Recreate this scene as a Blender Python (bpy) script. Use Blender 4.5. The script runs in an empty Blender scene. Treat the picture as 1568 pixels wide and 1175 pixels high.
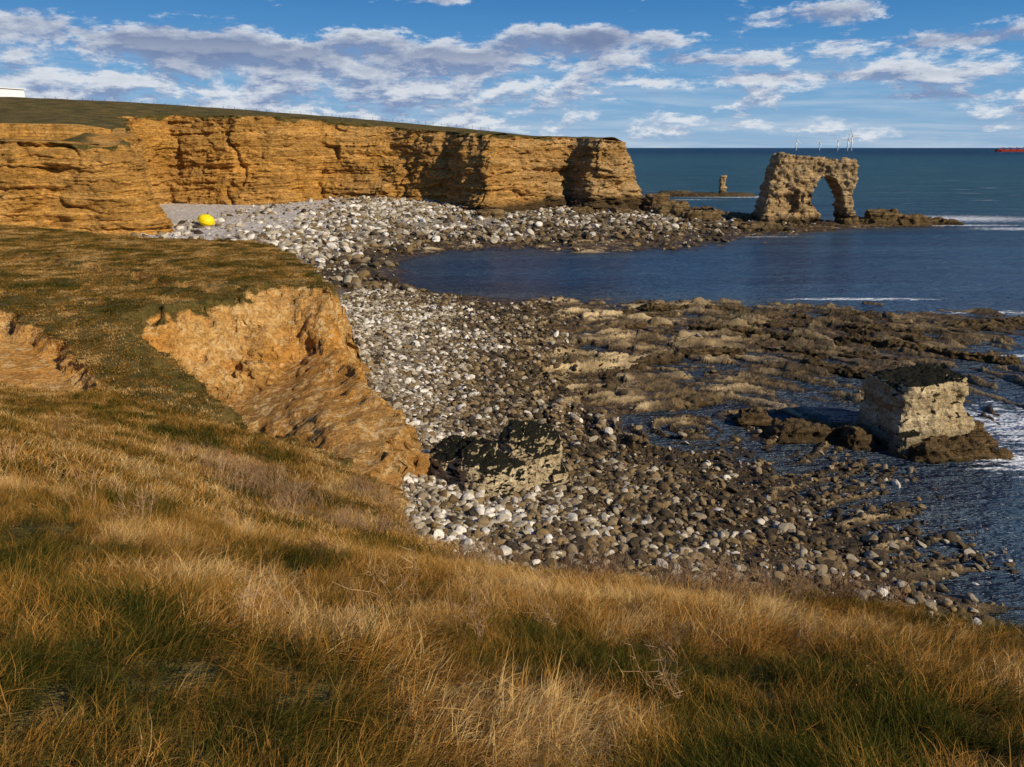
import bpy, bmesh, math, numpy as np
from mathutils import Vector, Matrix
rng=np.random.default_rng(7)
scene=bpy.context.scene
R=math.radians
# ------------------------------------------------------------------ noise
def _h(ix,iy,iz,s):
    ix=ix.astype(np.int64).astype(np.uint32); iy=iy.astype(np.int64).astype(np.uint32); iz=iz.astype(np.int64).astype(np.uint32)
    h=ix*np.uint32(374761393)+iy*np.uint32(668265263)+iz*np.uint32(2246822519)+np.uint32((s*3266489917)&0xffffffff)
    h=(h^(h>>np.uint32(13)))*np.uint32(1274126177)
    h=(h^(h>>np.uint32(16)))*np.uint32(2654435761)
    h=h^(h>>np.uint32(15))
    return h.astype(np.float64)/2147483647.5-1.0
def vn(x,y,z,s=0):
    x,y,z=np.broadcast_arrays(np.asarray(x,float),np.asarray(y,float),np.asarray(z,float))
    a,b,c=np.floor(x),np.floor(y),np.floor(z)
    u,v,w=x-a,y-b,z-c
    u=u*u*u*(u*(u*6-15)+10);v=v*v*v*(v*(v*6-15)+10);w=w*w*w*(w*(w*6-15)+10)
    r=0
    for i in (0,1):
        for j in (0,1):
            for k in (0,1):
                r=r+_h(a+i,b+j,c+k,s)*(u if i else 1-u)*(v if j else 1-v)*(w if k else 1-w)
    return r
def fbm(x,y,z=0.0,o=4,s=0,g=0.5):
    r=0;a=1.0;t=0
    for i in range(o):
        r=r+a*vn(np.asarray(x)*2**i+17.3*i,np.asarray(y)*2**i-9.1*i,np.asarray(z)*2**i+3.7*i,s+i*13);t+=a;a*=g
    return r/t
def cells(x,y,z,s,per=3):
    x,y,z=np.broadcast_arrays(np.asarray(x,float),np.asarray(y,float),np.asarray(z,float))
    a,b,c=np.floor(x),np.floor(y),np.floor(z)
    f1=np.full(x.shape,9.);f2=np.full(x.shape,9.);val=np.zeros(x.shape)
    for i in (-1,0,1):
        for j in (-1,0,1):
            for k in (-1,0,1):
                p,q,r=a+i,b+j,c+k
                dx=p+.5+.45*_h(p,q,r,s)-x;dy=q+.5+.45*_h(p,q,r,s+1)-y;dz=r+.5+.45*_h(p,q,r,s+2)-z
                d=dx*dx+dy*dy+dz*dz;m=d<f1
                f2=np.where(m,f1,np.minimum(f2,d));f1=np.where(m,d,f1);val=np.where(m,_h(p,q,r,s+3),val)
    return val,np.sqrt(f2)-np.sqrt(f1)
def sstep(a,b,x):
    t=np.clip((x-a)/(b-a),0,1);return t*t*(3-2*t)
class TPS:
    def __init__(s,pts,reg=.5):
        p=np.array(pts,float);s.c=p[:,:2];z=p[:,2];n=len(p)
        K=s.k(s.c,s.c)+np.eye(n)*reg;P=np.c_[np.ones(n),s.c]
        A=np.zeros((n+3,n+3));A[:n,:n]=K;A[:n,n:]=P;A[n:,:n]=P.T
        w=np.linalg.solve(A,np.r_[z,0,0,0]);s.w=w[:n];s.a=w[n:]
    def k(s,a,b):
        r2=((a[:,None,:]-b[None,:,:])**2).sum(-1);return 0.5*r2*np.log(r2+1e-9)
    def __call__(s,x,y):
        sh=np.shape(x);q=np.c_[np.ravel(x),np.ravel(y)];o=np.empty(len(q))
        for i in range(0,len(q),40000):
            t=q[i:i+40000];o[i:i+40000]=s.k(t,s.c)@s.w+s.a[0]+t@s.a[1:]
        return o.reshape(sh)
def pdist(x,y,poly,closed=False):
    P=np.array(poly,float);n=len(P);d=np.full(np.shape(x),1e9)
    for i in range(n if closed else n-1):
        a=P[i];b=P[(i+1)%n];ab=b-a
        t=np.clip(((x-a[0])*ab[0]+(y-a[1])*ab[1])/(ab@ab+1e-12),0,1)
        d=np.minimum(d,np.hypot(x-a[0]-t*ab[0],y-a[1]-t*ab[1]))
    return d
def inside(x,y,poly):
    P=np.array(poly,float);n=len(P);c=np.zeros(np.shape(x),bool)
    for i in range(n):
        a=P[i];b=P[(i+1)%n]
        if a[1]==b[1]: continue
        m=((a[1]>y)!=(b[1]>y))&(x<(b[0]-a[0])*(y-a[1])/(b[1]-a[1])+a[0])
        c^=m
    return c
def sdf(x,y,poly):
    d=pdist(x,y,poly,True);return np.where(inside(x,y,poly),-d,d)
# ------------------------------------------------------------------ mesh helpers
def mesh_np(name,V,F,attrs=None,smooth=True):
    me=bpy.data.meshes.new(name);V=np.asarray(V,np.float32);F=np.asarray(F,np.int32)
    k=F.shape[1]
    me.vertices.add(len(V));me.vertices.foreach_set('co',V.ravel())
    me.loops.add(F.size);me.loops.foreach_set('vertex_index',F.ravel())
    me.polygons.add(len(F));me.polygons.foreach_set('loop_start',np.arange(0,F.size,k,dtype=np.int32))
    me.update(calc_edges=True);me.validate()
    me.polygons.foreach_set('use_smooth',np.full(len(me.polygons),smooth))
    for a,v in (attrs or {}).items():
        at=me.attributes.new(a,'FLOAT','POINT');at.data.foreach_set('value',np.asarray(v,np.float32).ravel())
    return me
def link(name,me,mat=None,parent=None):
    o=bpy.data.objects.new(name,me)
    if mat is not None and me is not None:
        me.materials.clear();me.materials.append(mat)
    scene.collection.objects.link(o)
    if parent: o.parent=parent
    return o
def grid_faces(nr,nc,keep=None,mode='any'):
    i=np.arange(nr*nc).reshape(nr,nc)
    F=np.stack([i[:-1,:-1],i[:-1,1:],i[1:,1:],i[1:,:-1]],-1).reshape(-1,4)
    if keep is not None:
        q=keep.ravel()[F];F=F[q.any(1) if mode=='any' else q.all(1)]
    return F
def compact(V,F,attrs):
    u,inv=np.unique(F,return_inverse=True)
    return V[u],inv.reshape(F.shape),{k:np.ravel(v)[u] for k,v in attrs.items()}
def grid_normals(X,Y,Z):
    P=np.stack([X,Y,Z],-1);du=np.gradient(P,axis=1);dv=np.gradient(P,axis=0)
    n=np.cross(du,dv);n/=np.linalg.norm(n,axis=-1,keepdims=True)+1e-9
    return n
# ------------------------------------------------------------------ node helpers
class NT:
    def __init__(s,nt): s.t=nt;nt.nodes.clear()
    def n(s,ty,_in=None,**kw):
        nd=s.t.nodes.new(ty)
        for k,v in kw.items(): setattr(nd,k,v)
        for k,v in (_in or {}).items():
            if isinstance(v,bpy.types.NodeSocket): s.t.links.new(v,nd.inputs[k])
            else: nd.inputs[k].default_value=v
        return nd
    def m(s,op,a,b=0.0,c=None,clamp=False):
        d={0:a,1:b}
        if c is not None:d[2]=c
        return s.n('ShaderNodeMath',d,operation=op,use_clamp=clamp).outputs[0]
    def mr(s,v,a,b,c=0.0,d=1.0,sm=False):
        return s.n('ShaderNodeMapRange',{0:v,1:a,2:b,3:c,4:d},interpolation_type='SMOOTHSTEP' if sm else 'LINEAR').outputs[0]
    def mix(s,f,a,b,bt='MIX'):
        nd=s.n('ShaderNodeMix',data_type='RGBA',blend_type=bt)
        for k,v in ((0,f),(6,a),(7,b)):
            if isinstance(v,bpy.types.NodeSocket): s.t.links.new(v,nd.inputs[k])
            else: nd.inputs[k].default_value=(tuple(v)+(1,))[:4] if isinstance(v,(tuple,list)) else v
        return nd.outputs[2]
    def pos(s): return s.n('ShaderNodeNewGeometry').outputs['Position']
    def scl(s,v,sc,off=(0,0,0)): return s.n('ShaderNodeMapping',{'Vector':v,'Scale':sc,'Location':off}).outputs[0]
    def noise(s,v,sc,det=5,ro=.55,dist=0.0,col=False):
        return s.n('ShaderNodeTexNoise',{'Vector':v,'Scale':sc,'Detail':det,'Roughness':ro,'Distortion':dist}).outputs[1 if col else 0]
    def vor(s,v,sc,feat='F1',out=0,rnd=1.0):
        return s.n('ShaderNodeTexVoronoi',{'Vector':v,'Scale':sc,'Randomness':rnd},feature=feat).outputs[out]
    def ramp(s,f,st):
        nd=s.n('ShaderNodeValToRGB',{0:f});e=nd.color_ramp.elements
        while len(e)>1:e.remove(e[-1])
        for i,(p,c) in enumerate(st):
            el=e[0] if i==0 else e.new(p)
            el.position=p;el.color=tuple(c)+(1,) if isinstance(c,(tuple,list)) else (c,c,c,1)
        return nd.outputs[0]
    def bump(s,h,st,dist,nrm=None):
        d={'Height':h,'Strength':st,'Distance':dist}
        if nrm is not None:d['Normal']=nrm
        return s.n('ShaderNodeBump',d).outputs[0]
    def attr(s,name,ty='GEOMETRY'): return s.n('ShaderNodeAttribute',attribute_name=name,attribute_type=ty).outputs['Fac']
    def out(s,sh): s.n('ShaderNodeOutputMaterial',{'Surface':sh})
    def pbr(s,col,rough=.9,nrm=None,spec=.2,**k):
        d={'Base Color':col if isinstance(col,bpy.types.NodeSocket) else tuple(col)+(1,),'Roughness':rough,'Specular IOR Level':spec}
        if nrm is not None:d['Normal']=nrm
        d.update(k)
        return s.n('ShaderNodeBsdfPrincipled',d).outputs[0]
def newmat(name):
    m=bpy.data.materials.new(name);m.use_nodes=True;return m,NT(m.node_tree)
def flatmat(name,c,rough=.7):
    m,t=newmat(name);v=t.noise(t.n('ShaderNodeTexCoord').outputs['Object'],3.0,2)
    t.out(t.pbr(t.mix(t.mr(v,.3,.7),tuple(x*.8 for x in c),c),rough));return m

def rock_mat(name,c_a,c_b,c_dark,bed=1.0,zf=1.0,zalg=1.2,crack=.3,east=None,algae_top=False,bs=1.0,bedc=1.0,lo=.5,low_rock=None,stony=0):
    m,t=newmat(name);P=t.pos();sx=t.n('ShaderNodeSeparateXYZ',{0:P})
    big=t.noise(P,.05*bed,3,.6);med=t.noise(P,.35*bed,4,.68);fine=t.noise(P,2.4*bed,4,.75)
    wz=t.m('MULTIPLY',big,3.0/bed)
    bv=t.n('ShaderNodeCombineXYZ',{0:t.m('MULTIPLY',sx.outputs[0],.05*bed),1:t.m('MULTIPLY',sx.outputs[1],.05*bed),2:t.m('MULTIPLY',t.m('ADD',sx.outputs[2],wz),zf)}).outputs[0]
    beds=t.noise(bv,1.0,5,.75)
    col=t.mix(t.mr(big,.4,.6),c_a,c_b)
    if east is not None:
        f=t.mr(t.m('ADD',sx.outputs[0],t.m('MULTIPLY',t.m('SUBTRACT',big,.5),90)),-40,20)
        col=t.mix(f,col,east)
    if low_rock is not None:
        zl=t.m('ADD',sx.outputs[2],t.m('MULTIPLY',t.m('SUBTRACT',med,.5),3.0))
        col=t.mix(t.mr(zl,3.6,5.2,.8,0),col,low_rock)
    lo_=tuple(c*lo for c in c_a)
    col=t.mix(t.mr(beds,.40,.56,.85*bedc,0.0),col,lo_)
    col=t.mix(t.mr(beds,.56,.70,0,.45*bedc),col,tuple(min(1,c*1.30+.04) for c in c_b))
    col=t.mix(t.mr(med,.48,.75,0,.5),col,tuple(min(1,c*1.35+.02) for c in c_b))
    col=t.mix(t.mr(med,.30,.45,.60,0),col,lo_)
    lin=t.m('MULTIPLY',t.mr(beds,.460,.49),t.mr(beds,.49,.52,1,0))
    h=t.m('ADD',t.m('MULTIPLY',beds,1.6*bedc),t.m('ADD',t.m('MULTIPLY',med,1.1),t.m('MULTIPLY',fine,.6)))
    dk=lin
    if crack>0:
        cv=t.scl(t.n('ShaderNodeVectorMath',{0:P,1:t.n('ShaderNodeVectorMath',{0:t.noise(P,.5*bed,2,col=True),3:2.2/bed},operation='SCALE').outputs[0]},operation='ADD').outputs[0],(.20*bed,.20*bed,.62*zf))
        cr=t.mr(t.vor(cv,1.0,'DISTANCE_TO_EDGE'),0.0,.05,1,0)
        dk=t.m('MAXIMUM',lin,t.m('MULTIPLY',t.m('MULTIPLY',cr,t.mr(med,.42,.6)),crack))
    col=t.mix(t.m('MULTIPLY',dk,.7*bedc),col,c_dark)
    col=t.mix(t.mr(fine,.35,.60,.60,0),col,c_dark)
    if stony>0:
        sv_=t.vor(P,3.4,'F1',1);sb=t.n('ShaderNodeRGBToBW',{0:sv_}).outputs[0]
        sm=t.m('MULTIPLY',t.mr(sb,.62,.70),t.mr(med,.45,.55));col=t.mix(t.m('MULTIPLY',sm,stony),col,(.74,.55,.28))
        sm2=t.m('MULTIPLY',t.mr(sb,.36,.30),t.mr(med,.40,.55));col=t.mix(t.m('MULTIPLY',sm2,stony*.8),col,c_dark)
    nz=t.n('ShaderNodeSeparateXYZ',{0:t.n('ShaderNodeNewGeometry').outputs['Normal']}).outputs[2]
    za=t.m('ADD',sx.outputs[2],t.m('MULTIPLY',t.m('SUBTRACT',big,.5),-6.0*min(1,1/bed)))
    za=t.m('ADD',za,t.m('MULTIPLY',t.m('SUBTRACT',med,.5),-4.0*min(1,1/bed)))
    if east is not None: za=t.m('ADD',za,t.mr(sx.outputs[0],-50,10,2.5,-2.5))
    col=t.mix(t.mr(za,zalg-.7,zalg+1.0,.88,0),col,(.04,.028,.014))
    if algae_top:
        col=t.mix(t.mr(t.m('ADD',nz,t.m('MULTIPLY',t.m('SUBTRACT',med,.5),.9)),.50,.66),col,(.016,.015,.008))
    g=t.attr('grass')
    gn=t.m('ADD',g,t.m('ADD',t.m('MULTIPLY',t.m('SUBTRACT',med,.5),.8),t.m('MULTIPLY',t.m('SUBTRACT',fine,.5),.5)))
    gm=t.mr(gn,.4,.6)
    gc=t.ramp(t.m('ADD',t.m('MULTIPLY',med,.6),t.m('MULTIPLY',fine,.4)),[(.3,(.035,.034,.010)),(.45,(.085,.068,.017)),(.55,(.15,.105,.028)),(.68,(.21,.14,.042))])
    col=t.mix(gm,col,gc)
    t.out(t.pbr(col,.92,t.bump(h,1.0,.9*bs),.12));return m

# ------------------------------------------------------------------ camera, sun, sky
cam=bpy.data.cameras.new('camera');co=bpy.data.objects.new('camera',cam);scene.collection.objects.link(co)
co.location=(0,0,20);co.rotation_euler=(R(90-16.36),0,0);cam.lens=28.24;cam.sensor_width=36;cam.clip_start=.1;cam.clip_end=200000
scene.camera=co
S=Vector((.69,-.50,.50)).normalized()
sl=bpy.data.lights.new('sun','SUN');sl.energy=5.0;sl.angle=R(.5);sl.color=(1,.89,.71)
so=bpy.data.objects.new('sun',sl);so.rotation_euler=S.to_track_quat('Z','Y').to_euler();scene.collection.objects.link(so)
w=bpy.data.worlds.new('World');scene.world=w;w.use_nodes=True;t=NT(w.node_tree)
sky=t.n('ShaderNodeTexSky');sky.sky_type='NISHITA';sky.sun_disc=False
sky.sun_elevation=math.asin(S.z);sky.sun_rotation=math.atan2(S.x,S.y);sky.air_density=1.0;sky.dust_density=.3;sky.ozone_density=2.0
D=t.n('ShaderNodeTexCoord').outputs['Generated'];sp=t.n('ShaderNodeSeparateXYZ',{0:D})
az=t.m('ARCTAN2',sp.outputs[0],sp.outputs[1]);el=t.m('ARCSINE',sp.outputs[2])
def cn(da,de,det):
    v=t.n('ShaderNodeCombineXYZ',{0:t.m('MULTIPLY',t.m('ADD',az,da),12.0),1:t.m('MULTIPLY',t.m('ADD',el,de),34.0),2:2.3}).outputs[0]
    return t.mr(t.noise(v,1.0,det,.66,.15),.25,.75)
n0=cn(0.0,0.0,9);n1=cn(.005,.011,6)
cov=t.mr(el,.0,.03,-.02,.12)
cov=t.m('ADD',cov,t.mr(el,.112,.145,0,-.36));cov=t.m('ADD',cov,t.mr(az,-.05,.30,.13,-.08))
for (ca,ce,ra,re,am) in [(-.38,.108,.09,.018,.34),(-.52,.125,.05,.016,.30),(-.24,.096,.12,.016,.16),(-.02,.100,.10,.014,.18),(.11,.120,.07,.011,.42),
                     (.335,.140,.075,.014,.60),(.47,.105,.09,.010,.38),(.22,.095,.08,.007,.3),(.36,.075,.14,.006,.28),(.47,.052,.1,.005,.25),(.52,.157,.05,.006,.35),(-.1,.160,.05,.005,.30),(.24,.158,.05,.005,.2)]:
    g=t.m('ADD',t.m('POWER',t.m('ABSOLUTE',t.m('DIVIDE',t.m('SUBTRACT',az,ca),ra)),2.0),t.m('POWER',t.m('ABSOLUTE',t.m('DIVIDE',t.m('SUBTRACT',el,ce),re)),2.0))
    cov=t.m('ADD',cov,t.m('MULTIPLY',t.m('POWER',2.718,t.m('MULTIPLY',g,-1.0)),am))
d0=t.m('ADD',n0,cov)
mask=t.mr(d0,.54,.82,0,1,True)
lit=t.mr(t.m('SUBTRACT',n0,n1),-.16,.18)
thick=t.mr(d0,.72,1.10,0,1)
cc=t.mix(lit,(2.4,3.3,5.4),(8.4,8.8,9.3))
cc=t.mix(t.m('MULTIPLY',thick,t.mr(el,.06,.115,.15,.92)),cc,(1.8,2.4,4.1))
ramp_sky=t.ramp(t.mr(el,0,.5),[(0,(.32,.53,.79)),(.10,(.19,.44,.76)),(.20,(.08,.33,.70)),(.34,(.022,.20,.56)),(1,(.025,.12,.40))])
rs10=t.n('ShaderNodeVectorMath',{0:ramp_sky,3:9.5},operation='SCALE').outputs[0]
sk=t.mix(.88,sky.outputs[0],rs10)
sv=t.n('ShaderNodeCombineXYZ',{0:t.m('MULTIPLY',az,5.0),1:t.m('MULTIPLY',t.m('ADD',el,t.m('MULTIPLY',az,.03)),75.0),2:3.0}).outputs[0]
st=t.m('MULTIPLY',t.mr(t.noise(sv,1.0,5,.6,.5),.42,.78),t.mr(el,.0,.12,.95,.0))
sk=t.mix(st,sk,(6.6,7.4,8.4))
fin=t.mix(t.m('MULTIPLY',t.m('MULTIPLY',mask,.94),t.mr(el,-.01,.004)),sk,cc)
bg=t.n('ShaderNodeBackground',{'Color':fin,'Strength':.09});t.n('ShaderNodeOutputWorld',{0:bg.outputs[0]})
scene.view_settings.view_transform='Standard';scene.view_settings.look='None';scene.view_settings.exposure=0

# ------------------------------------------------------------------ BEACH
BC=[(-2,20,2.5),(6,16,2.2),(14,14,1.5),(24,10,0),(-4.9,38,2),(-5.7,45,2),(-11.8,67,2),(-17.7,93,2),(-30,100,2.2),(-42,110,2.3),(-60,125,2.5),(-42,151,2.2),(-74,171,2.5),(-90,200,2.8),(-105,240,3),(-113,267,3),(-84,247,2.5),(-73,258,2.8),(-63,278,4),(-40,277,5),(-28,268,4),(-18,244,3),(-9,223,2),(-3,240,2),(9,250,2.5),(18,261,3),(23,237,2),(40,247,1.5),(48,318,.5),(-150,170,3),
(58.8,194.6,0),(36.6,170.6,0),(15.3,162.8,0),(-3.2,166,0),(-17.8,153,0),(-20.4,136,.1),(-14,119.4,0),(-4,111,.1),(5.8,107.6,0),
(50,215,.8),(70,222,.8),(74,232,.5),(60,260,.2),(60,290,-.5),(90,222,.3),(105,220,.1),
(30,140,-1.5),(10,135,-1.2),(0,125,-.8),(-8,135,-.7),(60,160,-2),(100,190,-2),(120,240,-2),(100,120,-2),(50,110,-1.2),(90,270,-2),(130,218,-1),
(-10,100,1),(0,85,.7),(-5,70,1.2),(3,70,.5),(0,55,1),(5,45,1),(5,35,1.3),(12,40,.6),(10,55,.05),
(10,100,.1),(20,95,.08),(32,100,-.02),(30,86,.02),(40,80,.05),(12,80,.05),(20,72,-.08),(18,64,-.08),(26,60,-.15),(22,52,.0),(18,45,.0),(20,38,-.05),(22,33,-.15),(14,30,.7),
(35,65,-.4),(45,70,-.35),(36,50,-.5),(33,40,-.6),(30,30,-.8),(55,85,-.6),(60,60,-1.2),(40,20,-1.5),(53.6,90,.1),(43,97,.1),(62,93,.05),(49,100,-.7),(140,300,-2),(140,120,-2.5),(0,400,2),(100,400,-2)]
beach_t=TPS(BC)
def beach_z(x,y):
    z=beach_t(x,y)
    z=z+.20*fbm(x/9,y/9,0,4,5)
    q=np.hypot((x-13)*.85,(y-56))+3.0*fbm(x/16,y/16,0,3,9)+.30*fbm(x/2.5,y/2.5,0,2,10)
    saw=lambda u:(u%1.0)
    led=.66*(saw(q/2.9)-.5)+.44*(saw(q/.97+.3)-.5)
    br=.9+1.6*fbm(x/4,y/4,1,3,21)
    led=led*br+.15*fbm(x/1.3,y/1.3,0,3,31)+.26*_h(np.floor(x/2.3+.4*np.sin(y)),np.floor(q/.97),0*x,33)+.22*fbm(x/6,y/4,2,3,34)
    m=sstep(-3,8,x)*sstep(46,58,y)*(1-sstep(106,112,y))*(1-sstep(58,66,x))
    m2=sstep(150,165,y)*(1-sstep(1.2,2.2,z))*.9
    m3=.45*(1-m)*(y<150)*sstep(8,16,x)
    return z+led*np.maximum(np.maximum(m*1.2,m2),m3)+.05*fbm(x/.7,y/.7,0,2,41)
m_beach,t=newmat('beach_rock_and_shingle')
P=t.pos();sx=t.n('ShaderNodeSeparateXYZ',{0:P});n1=t.noise(P,.12,4,.6);n2=t.noise(P,1.3,5,.7);n3=t.noise(P,5,4,.7)
dry=t.ramp(n2,[(.3,(.10,.07,.045)),(.5,(.28,.21,.13)),(.7,(.46,.38,.27))])
vcol=t.vor(P,4.2,'F1',1);bw=t.n('ShaderNodeRGBToBW',{0:vcol}).outputs[0]
peb=t.ramp(bw,[(.15,(.07,.055,.035)),(.45,(.24,.19,.12)),(.75,(.56,.50,.40))])
dry=t.mix(.6,dry,peb)
wet=t.ramp(n2,[(.3,(.012,.008,.004)),(.5,(.060,.036,.012)),(.68,(.20,.12,.035))])
strat=t.attr('ledge')
lm=t.m('MULTIPLY',t.m('MULTIPLY',t.mr(t.m('ADD',strat,t.m('MULTIPLY',t.m('SUBTRACT',n2,.5),.9)),.12,.48),t.mr(n1,.42,.58,.10,1)),t.mr(sx.outputs[0],12,28,1,.30))
wet=t.mix(lm,wet,(.62,.45,.23))
zz=t.m('ADD',sx.outputs[2],t.m('MULTIPLY',t.m('SUBTRACT',n1,.5),1.6))
col=t.mix(t.mr(zz,1.1,1.8),wet,dry)
col=t.mix(t.mr(sx.outputs[2],.18,-.08),col,(.020,.015,.008))
pale=t.m('MULTIPLY',t.mr(sx.outputs[2],1.9,2.4),t.mr(sx.outputs[0],-12,-24))
vp=t.n('ShaderNodeRGBToBW',{0:t.vor(P,1.6,'F1',1)}).outputs[0]
col=t.mix(pale,col,t.ramp(t.m('ADD',t.m('MULTIPLY',n3,.6),t.m('MULTIPLY',vp,.4)),[(.3,(.26,.20,.15)),(.5,(.52,.45,.37)),(.65,(.74,.67,.57))]))
h=t.m('ADD',t.m('MULTIPLY',n2,.7),t.m('MULTIPLY',n3,.3))
t.out(t.pbr(col,t.mr(zz,.2,1.0,.42,.9),t.bump(h,1,.5),.28))
def make_beach(x0,x1,y0,y1,st):
    xs=np.arange(x0,x1,st);ys=np.arange(y0,y1,st);X,Y=np.meshgrid(xs,ys);Z=beach_z(X,Y)
    base=beach_t(X,Y)
    V=np.stack([X,Y,Z],-1).reshape(-1,3);F=grid_faces(*X.shape,keep=Z>-.9)
    return compact(V,F,{'ledge':(Z-base).ravel()})
a=make_beach(-34,66,12,126.1,.16);b=make_beach(-160,150,125.9,400,.8)
V=np.r_[a[0],b[0]];F=np.r_[a[1],b[1]+len(a[0])];at={'ledge':np.r_[a[2]['ledge'],b[2]['ledge']]}
link('beach',mesh_np('beach',V,F,at),m_beach)

# ------------------------------------------------------------------ SEA
m_sea,t=newmat('sea_water')
P=t.pos();sx=t.n('ShaderNodeSeparateXYZ',{0:P});sh=t.attr('shallow')
d=t.n('ShaderNodeVectorMath',{0:P},operation='LENGTH').outputs['Value']
pn=t.noise(t.scl(P,(.012,.07,.01)),1.0,6,.78)
deep=t.mix(t.mr(pn,.38,.62),(.005,.030,.085),(.022,.080,.155))
far=t.mix(t.mr(pn,.40,.60),(.012,.060,.080),(.040,.120,.135))
col=t.mix(t.mr(d,150,400),deep,far)
col=t.mix(t.mr(d,1300,3500),col,(.006,.032,.055))  # far band darkened to navy: cloud shadow painted into the water colour
col=t.mix(t.mr(sh,0,1,0,.75),col,t.mix(t.mr(pn,.38,.62),(.035,.045,.055),(.075,.085,.085)))
fo=t.noise(t.scl(P,(.7,1.6,1)),1.0,6,.7);foam=None
for (cx,cy,rx,ry,th) in [(133,240,16,8,.42),(131,209,9,3,.42),(48,109.4,5.5,.5,.36),(37,104,3,.3,.42),(96,350,18,5,.42),(37.5,57,4,4,.45),(34.5,50,3,2,.44),(85,213,8,2,.43),(121,219,12,1.6,.42),(70,330,14,3,.5),(41,44,7,4,.56),(58,190,10,1,.5),(60,100,6,1,.48),(52,78,5,.6,.47)]:
    g=t.m('SQRT',t.m('ADD',t.m('POWER',t.m('ABSOLUTE',t.m('DIVIDE',t.m('SUBTRACT',sx.outputs[0],cx),rx)),2.0),t.m('POWER',t.m('ABSOLUTE',t.m('DIVIDE',t.m('SUBTRACT',sx.outputs[1],cy),ry)),2.0)))
    q=t.mr(t.m('SUBTRACT',fo,t.m('MULTIPLY',g,.13)),th-.10,th)
    foam=q if foam is None else t.m('MAXIMUM',foam,q)
wc=t.mr(t.noise(t.scl(P,(.035,.2,1)),1.0,5,.75),.625,.67)
foam=t.m('MAXIMUM',foam,t.m('MULTIPLY',wc,t.mr(d,200,330,0,.65)))
col=t.mix(foam,col,(.78,.8,.82))
w1=t.noise(t.scl(P,(.22,.75,1)),1.0,4,.7);w2=t.noise(t.scl(P,(1.1,2.6,1)),1.0,3,.65);w3=t.noise(t.scl(P,(.03,.13,1)),1.0,2,.5)
h=t.m('ADD',t.m('MULTIPLY',w1,2.8),t.m('ADD',t.m('MULTIPLY',w2,.40),t.m('MULTIPLY',w3,4.5)))
t.out(t.pbr(col,t.m('ADD',t.mr(d,50,300,.24,.42),t.m('MULTIPLY',foam,.4)),t.bump(h,1.0,1.2),.28,IOR=1.33))
az_=np.linspace(R(-110),R(110),420);rr=np.r_[np.geomspace(10,420,420),np.geomspace(430,90000,60)]
A_,R_=np.meshgrid(az_,rr);X=R_*np.sin(A_);Y=R_*np.cos(A_)
sh=np.zeros(X.shape);m=(R_<420)&(Y>8)
bz=beach_t(X[m],Y[m]);sh[m]=sstep(-1.1,.1,bz)*(np.abs(X[m])<150)
V=np.stack([X,Y,0*X],-1).reshape(-1,3)
F=grid_faces(*X.shape)[:, ::-1]
link('sea',mesh_np('sea',V,F,{'shallow':sh.ravel()}),m_sea)

# ------------------------------------------------------------------ NEAR LAND
TC=[(0,0,18.2),(5,0,18),(-5,0,19.4),(-15,0,21.5),(-30,0,25),(20,0,17.8),(0,4,16.5),(-3,4,17.2),(4,4,16.4),(0,13.5,12.35),(4.2,11,13.35),(6.5,9,14.15),(12,5.5,15.7),(20,2,17),(-1.3,17,10.9),(-3,22,8.6),
(-6,12,14.4),(-12,15,14.7),(-12,22,11.8),(-20,30,10.3),(-16,26,11),(-11.7,30,9.3),(-7,28,8.2),(-30,28,13.5),(-40,20,19),(-6,33,6.2),(-12,35,7.0),(-18,36,8.6),
(-23,38,8.6),(-33,60,10.2),(-45,75,10.4),(-27,89,10),(-41,94,10),(-69,110,10),(-60,80,10.8),(-80,95,12),(-20.7,57,10),(-18,63,10),(-14.2,63.4,9.8),(-20,75,10),(-10.3,55,9),(-10.6,46,8),(-5.4,44,7),(-6.5,39,6),(-24.8,52,9.6),
(-31,48,9.6),(-40,55,10.5),(-35,38,11.5),(-60,40,15),(-85,60,15),(-90,110,11),(30,-5,18),(-90,0,30)]
land_t=TPS(TC)
EDGE=[(40,-8),(22,-1),(12,5.5),(7.2,8.8),(4.4,11),(.4,13.6),(-1.0,17),(-2.6,22),(-5,28),(-7.4,32),(-7.8,35.5),(-6.8,38.2),(-6.5,40),(-6.4,43),(-7.0,46.5),(-9.0,50.5),(-11.4,55),(-13.6,61.5),(-17,70),(-22,80),(-27,88.5),(-33,91),(-41,94),(-50,99),(-69,110),(-95,116),(-200,116),(-200,-60),(40,-60)]
RIM=[(-8,33),(-13,35),(-18,40),(-22.5,45),(-25.5,51.5),(-21.3,57),(-18.8,62),(-13.5,62.6),(-5,63)]
LOW=RIM+[(5,40),(0,30),(-5,30)]
floor_t=TPS([(-16.5,52,3.4),(-11.5,55.5,5.9),(-10,52.6,5.4),(-8,50,5.2),(-6,45,4.8),(-8,41,4.6),(-10.5,41,4.3),(-12.5,40,3.6),(-10.5,46,4.8),(-14.5,45,3.2),(-13.2,50,4.2),(-13,60,7.4),(-15.5,57,4.8),(-20,50,3.6),(-10,35,4),(-8,37,4.3)],.05)
EARTH=[(-33,51),(-26,46),(-20.5,40.5),(-20.5,37),(-24,36),(-31,42)]
STEP=[(-70,84),(-43.6,75),(-34,67),(-26.8,62.5),(-21,60)]
GS=.19
xs=np.arange(-92,34,GS);ys=np.arange(-8,119,GS);X,Y=np.meshgrid(xs,ys)
T=land_t(X,Y)+.24*fbm(X/5,Y/5,0,4,3)+.10*fbm(X/.9,Y/.9,0,3,4)
sdS=pdist(X,Y,STEP);side=Y-np.interp(X,[p[0] for p in STEP],[p[1] for p in STEP])+3.6*fbm(X/4,Y/4,0,4,66)
stepm=1-sstep(3,8,sdS)
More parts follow.
